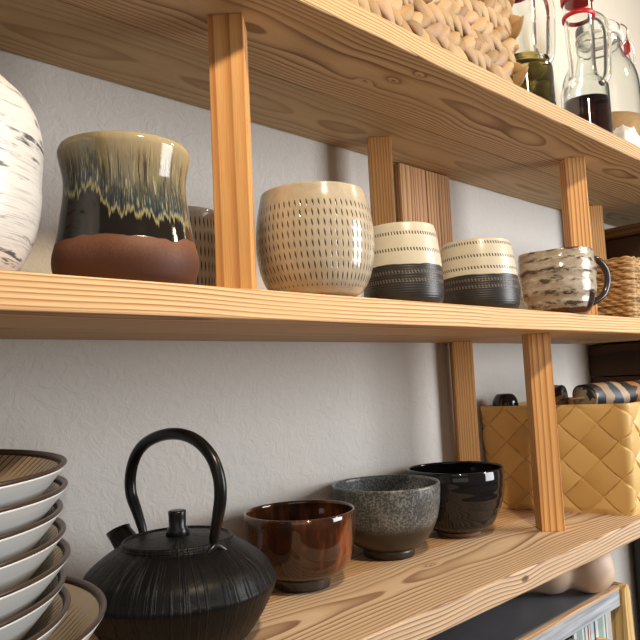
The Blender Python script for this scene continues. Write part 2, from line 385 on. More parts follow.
ZM, ZL, ZU = 94, -262, 427
cup('ceramic_cup', 'tall white rounded cup with thin black brushed lines, leftmost on the middle board', 'cup', 147, 600, ZM,
    [(40, 0), (54, 3), (67, 16), (77, 40), (81.5, 66), (82, 88), (83.5, 112), (80, 135), (71, 153), (60, 164)], 4, 8, m_white, warp=.5)
cup('ceramic_cup', 'waisted cup with cream and blue drip glaze over black and bare terracotta base', 'cup', 308, 583, ZM,
    [(56, 0), (62, 6), (66.5, 18), (67, 29), (64.5, 40), (61.5, 54), (59, 72), (57.2, 86), (56.6, 98), (57.5, 108), (60, 120), (61.4, 127), (60.5, 131.5)], 4, 8, m_drip, warp=.3)
cup('ceramic_cup', 'grey cup with dark dashes, mostly hidden behind the drip glazed cup and post', 'cup', 449, 700, ZM,
    [(22, 0), (30, 4), (35, 20), (38, 50), (39, 85), (38.5, 117)], 3.5, 8, m_dot2)
cup('ceramic_cup', 'large round taupe cup covered in rows of small dark dashes, right of front left post', 'cup', 549, 578, ZM,
    [(42, 4), (50, 7), (59, 17), (66, 34), (69.5, 55), (70.2, 73), (69.2, 91), (66.5, 109), (64.2, 120), (63, 126)], 4, 12, m_dot, foot=(41, 4), fm=m_bare)
for i, (X, Y, mt, s, lb) in enumerate(((709, 578, m_two_a, .985, 'cream and black two-tone cup next to the large dashed cup'),
                                       (896, 583, m_two_b, 1.11, 'cream and black two-tone cup beside the streaky mug, three rows of dots'))):
    cup('ceramic_cup', lb, 'cup', X, Y, ZM, [(44*s, 0), (50*s, 2.5), (54*s, 12), (54.3*s, 28), (53.5*s, 52), (51.5*s, 74), (49.5*s, 90), (47.6*s, 101), (46.4*s, 105.5)], 3.2, 7, mt,
        group='cream over black dotted cups')
mug = thing('ceramic_mug', 'streaky cream and brown mug with ridged sides and dark handle, near right front post', 'mug', V(1106, 560, ZM))
obj('body', lathe(vessel([(42, 0), (48, 4), (55, 16), (61, 34), (64, 60), (65, 80), (63.5, 98), (62.5, 106)], 4, 8), 128,
    lambda r, z, a: (r*(1 + .012*math.sin(z/5.2 + .8*math.sin(a)) + .012*math.sin(2*a+1)), z + 1.6*math.sin(3*a+1)*min(1, z/90))), m_mug, mug, True)
hd = Vector((.86, -.51, 0))
hp = crv([tuple(hd*.060 + Vector((0, 0, .096))), tuple(hd*.080 + Vector((0, 0, .098))), tuple(hd*.096 + Vector((0, 0, .080))), tuple(hd*.098 + Vector((0, 0, .058))),
          tuple(hd*.088 + Vector((0, 0, .036))), tuple(hd*.070 + Vector((0, 0, .024))), tuple(hd*.054 + Vector((0, 0, .018)))], 6)
obj('handle', tube(hp, .0058, 12), m_mug_handle, mug, True)

cup('tea_bowl', 'glossy amber brown tea bowl beside the iron kettle', 'bowl', 604, 690, ZL,
    [(37, 0), (37.5, 9), (39, 14), (54, 19), (62, 26), (68, 40), (71.5, 56), (73.5, 76), (74.5, 87), (74, 94)], 4.2, 16, m_amber, group=None, warp=.5)
cup('tea_bowl', 'grey speckled tea bowl between the amber bowl and the black bowl', 'bowl', 788, 700, ZL,
    [(38, 0), (39.5, 8), (40, 12), (52, 18), (66, 33), (75, 52), (79.5, 72), (81.5, 90), (82, 104)], 4.2, 16, m_speck, warp=.5)
cup('tea_bowl', 'glossy black tea bowl with bare clay foot in front of the rear post', 'bowl', 958, 694, ZL,
    [(36, 7), (44, 9), (58, 18), (69, 36), (77, 58), (80.5, 80), (81.5, 97), (80.5, 107)], 4.2, 14, m_black, foot=(36, 7), fm=m_bare, warp=.8)

# ------------------------------------------------------------------ stack of bowls
t = NT('white_bowl_outside'); sp = t.noise(t.obj(), 60, 3)
m_bowl_out = t.done(t.mix(sp, (.74, .76, .74), (.66, .68, .66)), .22)
m_bowl_rim = flat('brown_glazed_rim', (.045, .026, .018), .3)
def inside(name, base):
    t = NT(name); x, y, z = t.sep(t.obj())[:3]; ang, r, z, cx_, cy_ = cyl(t)
    m = dashes(t, ang, r, .004, .030, 110, .78, .22, .02, .150, 2.2, .3)
    col = t.mix(m, t.mix(t.noise(t.obj(), 30, 4), base, shade(base, .75)), (.05, .03, .02))
    return t.done(col, .25)
m_in_a = inside('taupe_bowl_inside', (.40, .31, .21)); 
def bowl(label, X, Y, Zr, R, hgt, group, tilt=(0, 0)):
    o = thing('serving_bowl', label, 'bowl', V(X, Y, Zr-hgt), 0, group); o.rotation_euler = (tilt[0], tilt[1], 0)
    k = R/128
    outp = smoothprof([(46*k, 0), (50*k, 5), (52*k, 8), (80*k, hgt*.30), (104*k, hgt*.58), (119*k, hgt*.82), (R-1, hgt-3)], 5)
    obj('body', lathe([(0, 4)] + [(43*k, 4), (44*k, 0)] + outp + [(R-3.6, hgt-2.9), (0.955*R, hgt-8)], 128), m_bowl_out, o, True)
    inp = smoothprof([(R-4.2, hgt-3), (115*k, hgt*.82), (100*k, hgt*.60), (76*k, hgt*.34), (40*k, 12), (0, 9)], 5)
    obj('interior', lathe(inp, 128), m_in_a, o, True)
    obj('rim', lathe([(R-1, hgt-2.6), (R-.2, hgt-1.4), (R-.5, hgt-.2), (R-2, hgt+.2), (R-4, hgt-.6), (R-6, hgt-4.5), (R-4.5, hgt-4.2), (R-1, hgt-2.6)], 128), m_bowl_rim, o, True)
    return o
bowl('wide brown-rimmed bowl with dashed inside, lowest of the stack and reaching furthest right', 103, 590, -163, 164, 96, 'white and brown bowls in a stack')
zs = [-155, -137, -118, -101, -84, -67, -49]
names = ['white bowl resting in the widest bowl, second from the bottom of the stack', 'white bowl with brown rim, third from the bottom of the stack',
         'white bowl with brown rim, fourth from the bottom of the stack', 'white bowl with brown rim, in the middle with three bowls above it in the stack',
         'white bowl with brown rim, third from the top of the stack', 'white bowl with brown rim, just under the top bowl of the stack',
         'white bowl at the top of the stack, its taupe dashed inside showing']
offs = [(2, 0), (-1, 1), (2, -1), (0, 2), (-3, 0), (1, 0), (0, 0)]
for zr, nm, (dx, dy) in zip(zs, names, offs): bowl(nm, 88+dx, 590+dy, zr, 149, 84, 'white and brown bowls in a stack', (math.radians(1.7 if zr > -50 else .8), 0))

# ------------------------------------------------------------------ cast iron kettle
def iron(name, ridge):
    t = NT(name); ang, r, z, cx_, cy_ = cyl(t)
    n = t.noise(t.obj(), 220, 4, .6)
    ln = t.noise(t.comb(t.math('MULTIPLY', cx_, 26), t.math('MULTIPLY', cy_, 26), t.math('MULTIPLY', r, 14)), 1, 3, .55)
    hgt = t.math('ADD', t.math('MULTIPLY', t.smooth(ln, .50, .64), ridge), t.math('MULTIPLY', n, .25))
    t.bump(hgt, .8, .0016)
    col = t.mix(t.smooth(ln, .5, .7), (.004, .004, .0045), (.010, .010, .010))
    return t.done(col, .42, Specular_IOR_Level=.2)
m_iron = iron('black_cast_iron', 1.0); m_iron_s = flat('smooth_black_iron', (.010, .010, .011), .28, Metallic=.4)
ket = thing('iron_kettle', 'black cast iron kettle with arched handle beside the stack of bowls', 'kettle', V(389, 640, ZL))
obj('body', lathe([(0, 0), (60, 0), (63, 1)] + smoothprof([(64, 2), (75, 12), (89, 32), (98, 50), (101.5, 58), (101.3, 62)], 5) + smoothprof([(100.2, 63.5), (99, 66), (93, 78), (80, 89), (68, 97), (60, 101), (58, 103), (56, 102), (52, 101), (0, 101)], 5), 144), m_iron, ket, True)
lid = obj('lid', lathe(smoothprof([(0, 99), (54, 102), (57.5, 104), (56.5, 107), (54, 107.4), (52, 105.6), (45, 106.4), (20, 109), (0, 110)], 4), 96), m_iron, ket, True)
obj('knob', lathe([(0, 106), (13, 107.5), (10.5, 116), (8.8, 119), (9, 128), (9.4, 133), (9.0, 134.6), (6, 135), (0, 134.6)], 40), m_iron_s, lid, True)
def L_(d, u): return tuple(Vector((d[0]*u[0], d[1]*u[0], u[1])))
hdir = (0.14, -0.99)          # handle plane, towards the front right foot
hpts = [(.0545, .100), (.056, .112), (.062, .132), (.067, .152), (.066, .172), (.056, .192), (.036, .207), (.010, .214), (-.020, .213), (-.050, .204), (-.069, .189), (-.079, .168), (-.079, .147), (-.069, .128), (-.060, .110), (-.058, .100)]
hc = crv([L_(hdir, p) for p in hpts], 6)
nh = len(hc); rr_ = [(.0038 + .0026*min(1, 6*min(i, nh-1-i)/nh)) for i in range(nh)]
obj('handle', tube(hc, rr_, 18), m_iron_s, ket, True)
for s in (1, -1):
    bm = bmesh.new(); q = Vector((hdir[0], hdir[1], 0))*.058*s
    tube([q + Vector((-.012, 0, .090)), q + Vector((-.010, 0, .099)), q + Vector((0, 0, .105)), q + Vector((.010, 0, .099)), q + Vector((.012, 0, .090))], .0042, 12, bm)
    obj('handle_lug', bm, m_iron_s, ket, True)
sp = bmesh.new(); sd_ = Vector((-.24, .97, 0))
tube([sd_*.058+Vector((0, 0, .080)), sd_*.074+Vector((0, 0, .090)), sd_*.088+Vector((0, 0, .103)), sd_*.092+Vector((0, 0, .108)), sd_*.090+Vector((0, 0, .1065)), sd_*.080+Vector((0, 0, .094))], [.018, .0150, .0130, .0138, .0100, .0080], 24, sp)
obj('spout', sp, m_iron_s, ket, True)

# ------------------------------------------------------------------ box baskets: displaced wall wrapped round a rounded rectangle
def ring_path(wx, wy, rc, step):
    pts = []; s = 0
    segs = [((rc, 0), (wx-rc, 0), None), ((wx-rc, rc), None, -PI/2), ((wx, rc), (wx, wy-rc), None), ((wx-rc, wy-rc), None, 0),
            ((wx-rc, wy), (rc, wy), None), ((rc, wy-rc), None, PI/2), ((0, wy-rc), (0, rc), None), ((rc, rc), None, PI)]
    nrms = [(0, -1), None, (1, 0), None, (0, 1), None, (-1, 0), None]
    for (a, b, c), nn in zip(segs, nrms):
        if b is not None:
            L = math.hypot(b[0]-a[0], b[1]-a[1]); n = max(1, int(L/step))
            for k in range(n): pts.append((a[0]+(b[0]-a[0])*k/n, a[1]+(b[1]-a[1])*k/n, nn[0], nn[1], s+L*k/n))
            s += L
        else:
            L = rc*PI/2; n = max(2, int(L/step))
            for k in range(n):
                an = c + PI/2*k/n; pts.append((a[0]+rc*math.cos(an), a[1]+rc*math.sin(an), math.cos(an), math.sin(an), s+L*k/n))
            s += L
    return pts, s
def poly_path(C_, rc, step):                # rounded polygon, corners counter-clockwise seen from above
    n = len(C_); C_ = [Vector(c) for c in C_]; pts = []; s = 0
    for i in range(n):
        A, B, D = C_[i-1], C_[i], C_[(i+1) % n]
        d0 = (B-A).normalized(); d1 = (D-B).normalized(); turn = d0.angle(d1); tl = rc*math.tan(turn/2)
        tl0 = rc*math.tan((C_[i-1]-C_[i-2]).normalized().angle(d0)/2)
        a = A + d0*tl0; b = B - d0*tl; L = (b-a).length; k_ = max(1, int(L/step)); nn = Vector((d0.y, -d0.x))
        for k in range(k_): p = a.lerp(b, k/k_); pts.append((p.x, p.y, nn.x, nn.y, s+L*k/k_))
        s += L; cen = b - nn*rc; L = rc*turn; k_ = max(2, int(L/step)); a0 = math.atan2(nn.y, nn.x)
        for k in range(k_):
            an = a0 + turn*k/k_; pts.append((cen.x+rc*math.cos(an), cen.y+rc*math.sin(an), math.cos(an), math.sin(an), s+L*k/k_))
        s += L
    return pts, s
def basket_wall(path, h, step, disp, flare=0.0, th=4, cellf=None):
    pts, per = path; bm = bmesh.new(); lay = bm.verts.layers.float.new('strand'); nz = int(h/step); cols = []
    for (x, y, nx, ny, s) in pts:
        col = []
        for j in range(nz+1):
            z = h*j/nz; d = disp(s, z, per) + flare*z
            vv = bm.verts.new(((x+nx*d)/1000, (y+ny*d)/1000, z/1000)); vv[lay] = cellf(s, z, per) if cellf else 0; col.append(vv)
        d = flare*h - th
        col.append(bm.verts.new(((x+nx*d)/1000, (y+ny*d)/1000, h/1000)))
        col.append(bm.verts.new(((x-nx*th)/1000, (y-ny*th)/1000, .004)))
        cols.append(col)
    n = len(cols)
    for i in range(n):
        A, B = cols[i], cols[(i+1) % n]
        for j in range(len(A)-1): bm.faces.new((A[j], B[j], B[j+1], A[j+1]))
    bm.faces.new([c[0] for c in cols]); bm.faces.new([c[-1] for c in cols])
    return bm
# birch strip basket
def cell(s, z, per):
    n = round(per/33)//2*2/2; w = per/n; wz = 66
    u = s/w + (z-30)/wz; v = s/w - (z-30)/wz
    iu, iv = math.floor(u), math.floor(v); return u-iu, v-iv, iu, iv, n
def diag(s, z, per):
    fu, fv, iu, iv, n = cell(s, z, per)
    a, b = (fu, fv) if (iu+iv) % 2 else (fv, fu)
    hgt = 4.2*math.sin(PI*a)**.8 - 1.0*(2*b-1)**2
    e = min(b, 1-b)
    if e < .035: hgt -= 2.2*(1-e/.035)
    e = min(a, 1-a)
    if e < .02: hgt -= 1.2*(1-e/.02)
    top = max(0, min(1, (h_b - z)/7))
    return hgt*min(1, z/10)*top + 2.5*(1-top)
def cellv(s, z, per):
    fu, fv, iu, iv, n = cell(s, z, per)
    return ((iu*37 + iv*91) % 17)/17
h_b = 198
t = NT('birch_strip'); o = t.obj(); n1 = t.noise(o, 12, 3); n2 = t.noise(o, 160, 3)
t.bump(n2, .1, .0005)
at = t.n.new('ShaderNodeAttribute'); at.attribute_name = 'strand'
m_birch = t.done(t.mix(t.math('ADD', t.math('MULTIPLY', at.outputs['Fac'], .75), t.math('MULTIPLY', n1, .25)), (.56, .35, .115), (.76, .52, .21)), .42)
bb = thing('woven_basket', 'tan basket woven of wide flat diagonal strips, behind the lower right post', 'basket', V(1241, 521, ZL))
obj('woven_wall', basket_wall(poly_path([(0, 0), (300, 12), (300, 255), (-62, 255)], 9, 1.5), h_b, 1.6, diag, .035, 4, cellv), m_birch, bb, False)

# wicker basket on the middle board
def wick(s, z, per):
    n = int(per/11)//2*2+1; k = s/per*n; row = math.floor(z/6.6); fz = z/6.6-row
    rod = math.sqrt(max(0, 1-(2*fz-1)**2))*4.2
    wob = math.sin(PI*k + PI*row)*3.2
    return rod + wob
t = NT('willow_wicker'); o = t.obj(); x, y, z = t.sep(o)[:3]
n1 = t.noise(t.comb(t.math('MULTIPLY', x, 8), t.math('MULTIPLY', y, 8), t.math('MULTIPLY', z, 180)), 1, 3)
m_wick = t.done(t.ramp(n1, [(.34, (.10, .045, .015)), (.5, (.42, .24, .09)), (.66, (.68, .46, .23))]), .5)  # dark end of the ramp paints in shade of the crevices between rods
wb = thing('wicker_basket', 'small brown wicker basket at right end of the middle board, behind the mug', 'basket', V(1362, 540, ZM), math.radians(-2))
obj('woven_wall', basket_wall(ring_path(260, 175, 9, 1.4), 119, 1.4, wick, .04, 5), m_wick, wb, True)
bm = bmesh.new(); pts, per = ring_path(268, 183, 12, 4)
N = len(pts)
for ph in (0, PI):
    P = [((p[0]-4 + math.cos(p[4]/7+ph)*2.2*p[2])/1000, (p[1]-4 + math.cos(p[4]/7+ph)*2.2*p[3])/1000, (121 + 2.2*math.sin(p[4]/7+ph))/1000) for p in pts+pts[:1]]
    tube(P, .0030, 8, bm, cap=False)
obj('braided_rim', bm, m_wick, wb, True)

# braided water hyacinth basket on the top board
t = NT('dried_hyacinth_leaf'); o = t.obj(); n1 = t.noise(o, 18, 3); n2 = t.noise(o, 300, 3); 
at = t.n.new('ShaderNodeAttribute'); at.attribute_name = 'strand'
base = t.ramp(at.outputs['Fac'], [(0, (.27, .155, .065)), (.35, (.41, .26, .12)), (.7, (.50, .34, .17)), (1, (.42, .265, .16))])
t.bump(n2, .35, .001)
m_hya = t.done(t.mix(.6, base, t.ramp(n1, [(.3, .55), (.7, 1.1)]), 'MULTIPLY'), .55)
hb = thing('braided_basket', 'chunky braided leaf basket standing on the top board', 'basket', V(445, 502, ZU))
bm = bmesh.new(); lay = bm.verts.layers.float.new('strand')
W_, D_, HT = 463, 225, 178
def lobe(c, t_dir, n_dir, ln, wd, th, val):
    b = t_dir.cross(n_dir)
    rings = []; ns, nk = 7, 8
    bend = random.uniform(-.16, .16)
    for i in range(ns+1):
        f = i/ns; s_ = math.sin(PI*min(max(f, .03), .97))**.8
        cc = c + t_dir*((f-.5)*ln) + n_dir*(th*.35*math.sin(PI*f)) + b*(bend*ln*math.sin(PI*f))
        ring = []
        for k in range(nk):
            a = 2*PI*k/nk
            crease = 1 - .12*(k % 2)
            v = bm.verts.new((cc + b*(math.cos(a)*wd*s_*crease) + n_dir*(math.sin(a)*th*s_*crease))/1000); v[lay] = val; ring.append(v)
        rings.append(ring)
    for A, B in zip(rings, rings[1:]):
        for k in range(nk): bm.faces.new((A[k], A[(k+1) % nk], B[(k+1) % nk], B[k]))
    bm.faces.new(rings[0]); bm.faces.new(rings[-1])
faces = [((0, 0), (1, 0), (0, -1), W_), ((W_, 0), (0, 1), (1, 0), D_), ((W_, D_), (-1, 0), (0, 1), W_), ((0, D_), (0, -1), (-1, 0), D_)]
for (p0, td, nd, L) in faces:
    T = Vector((td[0], td[1], 0)); Nn = Vector((nd[0], nd[1], 0)); P0 = Vector((p0[0], p0[1], 0))
    rows = 9
    for r_ in range(rows):
        zc = 10 + r_*20; sgn = 1 if r_ % 2 else -1
        n = int(L/20)
        for k in range(n+1):
            u = (k + .5*(r_ // 2 % 2))/n*L
            if u > L-5: continue
            ang = math.radians(random.uniform(24, 36))*sgn
            d = (T*math.cos(ang) + Vector((0, 0, 1))*math.sin(ang)).normalized()
            nn = (Nn + T*random.uniform(-.12, .12)).normalized(); nn = (nn - d*nn.dot(d)).normalized()
            lobe(P0 + T*u + Vector((0, 0, zc + random.uniform(-1, 1))) + Nn*(-1.5 + random.uniform(-.6, .6)), d, nn, random.uniform(50, 58), random.uniform(10.8, 12.8), random.uniform(5.5, 7), random.random())
obj('braided_wall', bm, m_hya, hb, True)
bm = bmesh.new(); box(bm, .004, W_/1000-.004, .004, D_/1000-.004, .001, .006); 
for (x0, x1, y0, y1) in ((.003, W_/1000-.003, .001, .004), (.003, W_/1000-.003, D_/1000-.004, D_/1000-.001), (.001, .004, .003, D_/1000-.003), (W_/1000-.004, W_/1000-.001, .003, D_/1000-.003)): box(bm, x0, x1, y0, y1, .002, .17)
obj('dark_lining', bm, flat('dark_basket_core', (.05, .03, .015), .8), hb)

# ------------------------------------------------------------------ glass jars on the top board
def glass(name, col=(.97, .99, .97), rough=.0):
    t = NT(name); return t.done(col, rough, Transmission_Weight=1.0, IOR=1.45)
m_glass = glass('clear_glass'); m_red = flat('red_plastic', (.55, .012, .02), .35); m_steel = flat('bright_steel_wire', (.75, .75, .75), .18, Metallic=1)
def liquid(name, col, dens):
    t = NT(name); m = t.done((*col,), .0, Transmission_Weight=1.0, IOR=1.33)
    va = t.n.new('ShaderNodeVolumeAbsorption'); va.inputs['Color'].default_value = (*col, 1); va.inputs['Density'].default_value = dens
    t.l.new(va.outputs[0], t.n['Material Output'].inputs['Volume']); return m
m_plum = NT('green_plum_skin'); _n = m_plum.noise(m_plum.obj(), 60, 3); m_plum = m_plum.done(m_plum.mix(_n, (.20, .17, .045), (.30, .26, .08)), .35)
m_stem = flat('plum_stem_scar', (.10, .03, .012), .7)
def bottle(label, X, Y, R, hb_, liq, lmat, hang, llab):
    o = thing('fruit_liquor_bottle', label, 'bottle', V(X, Y, ZU), 0, 'handled glass bottles of steeping fruit')
    k = R/50
    outer = smoothprof([(R-7, 0), (R-2, 3), (R, 10), (R, hb_*.6), (R, hb_), (R*.95, hb_+9), (R*.80, hb_+19), (R*.64, hb_+29), (R*.56, hb_+50), (R*.60, hb_+110), (R*.62, hb_+160), (R*.62, hb_+200)], 4)
    inner = [(r-3.2, z) for r, z in outer if z > 7]
    obj('glass_body', lathe([(0, 0)] + outer + list(reversed(inner)) + [(0, 6)], 72), m_glass, o, True)
    lp = [(0, 6.4)] + [(r-3.5, z) for r, z in outer if 7.5 < z < liq] + [(R-4.6, liq)] + [(0, liq)]
    obj('liquid', lathe(lp, 72), lmat, o, True)
    hv = Vector((math.cos(hang), math.sin(hang), 0))
    pts = crv([hv*(R*.5/1000)+Vector((0, 0, (hb_+162)/1000)), hv*((R*.62+16)/1000)+Vector((0, 0, (hb_+152)/1000)), hv*((R*.62+26)/1000)+Vector((0, 0, (hb_+125)/1000)),
               hv*((R*.62+24)/1000)+Vector((0, 0, (hb_+75)/1000)), hv*((R*.62+20)/1000)+Vector((0, 0, (hb_+35)/1000)), hv*((R*.80)/1000)+Vector((0, 0, (hb_+18)/1000))], 5)
    obj('glass_handle', tube(pts, .0078, 14), m_glass, o, True)
    c = obj('cap', lathe([(0, hb_+201), (R*.67, hb_+185), (R*.70, hb_+187), (R*.70, hb_+228), (R*.66, hb_+232), (0, hb_+232)], 48), m_red, o, True)
    obj('collar', lathe([(R*.625, hb_+150), (R*.70, hb_+151), (R*.70, hb_+158), (R*.625, hb_+159), (R*.625, hb_+150)], 48), m_red, o, True)
    return o
hv_ang = math.atan2(-.69, .72)
B1 = (1066, 575, 52, 92); B2 = (1292, 566, 45, 118)
bottle('glass bottle packed with green plums right beside the braided basket', B1[0], B1[1], B1[2], B1[3], 112, liquid('olive_plum_syrup', (.80, .66, .28), 5), hv_ang, '')
bottle('glass bottle with dark brown liquor a third full, second from the braided basket', B2[0], B2[1], B2[2], B2[3], 98, liquid('dark_plum_liquor', (.36, .15, .08), 26), hv_ang, '')
pl = None
def plum(X, Y, Z, r, lab, grp):
    global pl
    if pl is None:
        bm = lathe(smoothprof([(0, -13), (7, -11.5), (12.6, -4), (13, 3), (8.5, 10.6), (3, 12.2), (1.5, 11.4), (0, 11)], 4), 40, lambda r_, z_, a: (r_*(1-.05*max(0, math.cos(a))**12), z_))
        pl = obj('plum', bm, m_plum, None, True); st_ = obj('stem_scar', lathe([(0, 10.8), (2.6, 12.3), (2.8, 12.8), (0, 12.6)], 16), m_stem, pl, True); o = pl
    else:
        o = pl.copy(); COL.objects.link(o)
        for ch in list(pl.children):
            c = ch.copy(); COL.objects.link(c); c.parent = o
    o.location = V(X, Y, Z); o.scale = (r/13,)*3; o.rotation_euler = (random.uniform(-1.2, 1.2), random.uniform(-1.2, 1.2), random.uniform(0, 6))
    tag(o, lab, 'fruit', grp)
for lay_, zc in enumerate((20, 50, 80)):
    for k in range(5):
        a = 2*PI*k/5 + lay_*.63 + .5
        plum(B1[0]+31*math.cos(a), B1[1]+31*math.sin(a), ZU+zc+3, 15, 'green plum packed in the bottle beside the braided basket', 'plums in the olive coloured bottle')
for k in range(4):
    a = 2*PI*k/4 + .3
    plum(B2[0]+22*math.cos(a), B2[1]+22*math.sin(a), ZU+22, 14.5, 'greenish plum sunk in the dark brown liquor', 'plums in the dark liquor bottle')

# clip-top jar
jar = thing('clip_top_jar', 'large clear clip-top glass jar half full of tan grain at right edge', 'jar', V(1590, 660, ZU))
JR = 88; JH = 250
outer = smoothprof([(JR-8, 0), (JR, 6), (JR, 80), (JR, 215), (JR-6, 267), (JR-22, 300), (JR-30, 318), (JR-34, 332), (JR-34, 355)], 4)
obj('glass_body', lathe([(0, 0)] + outer + [(r-3.2, z) for r, z in reversed(outer) if z > 7] + [(0, 6)], 72), m_glass, jar, True)
t = NT('tan_grain'); m_grain = t.done(t.mix(t.noise(t.obj(), 220, 3), (.50, .28, .12), (.66, .42, .21)), .8)
gr = obj('dry_grain', lathe([(0, 6.5), (JR-12, 7), (JR-4, 14), (JR-4, 120), (JR-4.2, 150), (0, 155)], 72), m_grain, jar, True); gr['kind'] = 'stuff'; gr['label'] = 'tan grain filling the lower half of jar'
ld = obj('glass_lid', lathe([(0, 362), (JR-35, 362), (JR-32, 364), (JR-32, 382), (JR-37, 388), (0, 392)], 72), m_glass, jar, True)
obj('rubber_ring', lathe([(JR-36, 356), (JR-30, 356), (JR-30, 361), (JR-36, 361), (JR-36, 356)], 60), flat('orange_seal', (.75, .70, .60), .5), jar, True)
bm = bmesh.new()
tube([Vector(((JR-32)/1000*math.cos(2*PI*k/40), (JR-32)/1000*math.sin(2*PI*k/40), .340)) for k in range(41)], .0022, 8, bm, cap=False)
hv = Vector((math.cos(hv_ang), math.sin(hv_ang), 0)); q = hv*((JR-31)/1000); b_ = Vector((-hv.y, hv.x, 0))*.012
for s in (1, -1):
    tube(crv([q + b_*s + Vector((0, 0, .340)), q*1.22 + b_*s + Vector((0, 0, .357)), q*1.25 + b_*s + Vector((0, 0, .382)), q*1.05 + b_*s*.6 + Vector((0, 0, .396))], 5), .0018, 8, bm)
    tube(crv([q*1.22 + b_*s + Vector((0, 0, .362)), q*1.45 + b_*s + Vector((0, 0, .327)), q*1.50 + b_*s*.5 + Vector((0, 0, .292))], 5), .0018, 8, bm)
obj('wire_clasp', bm, m_steel, jar, True)
bm = bmesh.new(); cc = q*1.30
box(bm, -.004, .004, -.010, .010, -.016, .016, .002)
lb = obj('red_clip_tab', bm, m_red, jar, loc=cc + Vector((0, 0, .340)), rot=(0, 0, hv_ang))

# white crumpled packet between the jars
bm = bmesh.new(); bmesh.ops.create_icosphere(bm, subdivisions=4, radius=1)
for v in bm.verts:
    p = v.co.copy(); n_ = noise.fractal(p*1.6 + Vector((3, 1, 2)), 1, 2, 3)
    v.co = Vector((p.x*.030, p.y*.026, max(p.z, -.7)*.040))*(1 + .35*n_) + Vector((0, 0, .030))
t = NT('white_crumpled_paper'); t.bump(t.noise(t.obj(), 70, 4, .6, 1), .5, .003); m_paper = t.done((.78, .77, .75), .5)
tag(obj('paper_packet', bm, m_paper, None, True, V(1408, 543, ZU)), 'small white crumpled packet between the dark liquor bottle and clip-top jar', 'packet')

# ------------------------------------------------------------------ things standing in the strip basket
dk = bmesh.new()
tag(obj('black_bowl', lathe(vessel([(10, 0), (17, 2.5), (24, 14), (26, 32), (26.5, 50)], 2.5, 5), 72), m_black, None, True, V(1211, 744, -40), (math.radians(180), 0, 0)),
    'black glossy bowl upside down at the back of the strip basket', 'bowl')
def stripes(name, sc, ang, cols):
    t = NT(name); x, y, z = t.sep(t.obj())[:3]
    u = t.math('ADD', t.math('MULTIPLY', y, math.cos(ang)*sc), t.math('MULTIPLY', z, math.sin(ang)*sc))
    wv = t.noise(t.obj(), 28, 2); u = t.math('FRACT', t.math('ADD', u, t.math('MULTIPLY', wv, .22)))
    st_ = []; n = len(cols)
    for i, c in enumerate(cols): st_.append((i/n, c))
    return t.done(t.ramp(u, st_, 'CONSTANT'), .45)
BK, BR, TN = (.012, .012, .015), (.30, .13, .05), (.28, .19, .11)
m_st1 = stripes('brown_black_stripes', 16, 1.0, [BK, (.26, .16, .08), BK, (.32, .20, .10)])
m_st2 = stripes('wavy_stripes', 4.4, .1, [BK, BR, BK, BR, (.25, .2, .14), BK, TN, (.03, .04, .06), (.34, .26, .17)])
def roll(name, x, y, z, ln, r, mat, lab, az_):
    pr = smoothprof([(0, 0), (r*.7, 1), (r*.95, 6), (r, 16), (r*.98, ln*.5), (r, ln-16), (r*.95, ln-6), (r*.7, ln-1), (0, ln)], 5)
    bm = lathe(pr, 48, lambda q, z_, a: (q*(1 + .05*math.sin(3*a + z_*.05) + .03*math.sin(z_*.35)), z_-ln/2))
    bmesh.ops.rotate(bm, verts=bm.verts, cent=(0, 0, 0), matrix=Matrix.Rotation(PI/2, 3, 'X'))
    o = obj(name, bm, mat, None, True, V(x, y, z), (0, 0, math.radians(az_))); return tag(o, lab, 'cloth')
roll('rolled_cloth', 1283, 684, -56, 62, 27, m_st1, 'brown and black diagonally striped roll in the strip basket just right of the post', 13.7)
roll('rolled_cloth', 1392, 581, -54, 270, 27, m_st2, 'wavy vertically striped roll lying nearest the front corner of strip basket', -100.7)
bm = bmesh.new(); box(bm, -.050, .060, -.110, .110, -.084, .084, .012, 3)
tag(obj('folded_cloth', bm, flat('dark_folded_cloth', (.03, .03, .032), .8), None, False, V(1283, 657, -167), (0, 0, math.radians(13.7))), 'dark folded cloth under the striped rolls in the strip basket', 'cloth')

# ------------------------------------------------------------------ dark cabinet closing the right end of the unit
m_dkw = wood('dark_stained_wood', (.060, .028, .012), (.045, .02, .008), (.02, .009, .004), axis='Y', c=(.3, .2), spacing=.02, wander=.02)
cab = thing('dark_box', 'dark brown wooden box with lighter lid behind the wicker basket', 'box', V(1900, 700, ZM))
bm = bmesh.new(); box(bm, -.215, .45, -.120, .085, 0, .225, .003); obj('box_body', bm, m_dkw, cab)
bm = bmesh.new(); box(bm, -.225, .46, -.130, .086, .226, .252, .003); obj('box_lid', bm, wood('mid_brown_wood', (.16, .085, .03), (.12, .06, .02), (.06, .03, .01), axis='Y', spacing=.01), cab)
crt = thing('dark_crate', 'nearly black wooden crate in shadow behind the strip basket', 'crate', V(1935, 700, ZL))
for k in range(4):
    bm = bmesh.new(); box(bm, -.25, .40, -.115, .085, .002+.0805*k, .0805+.0805*k, .003); obj('board', bm, m_dkw, crt)

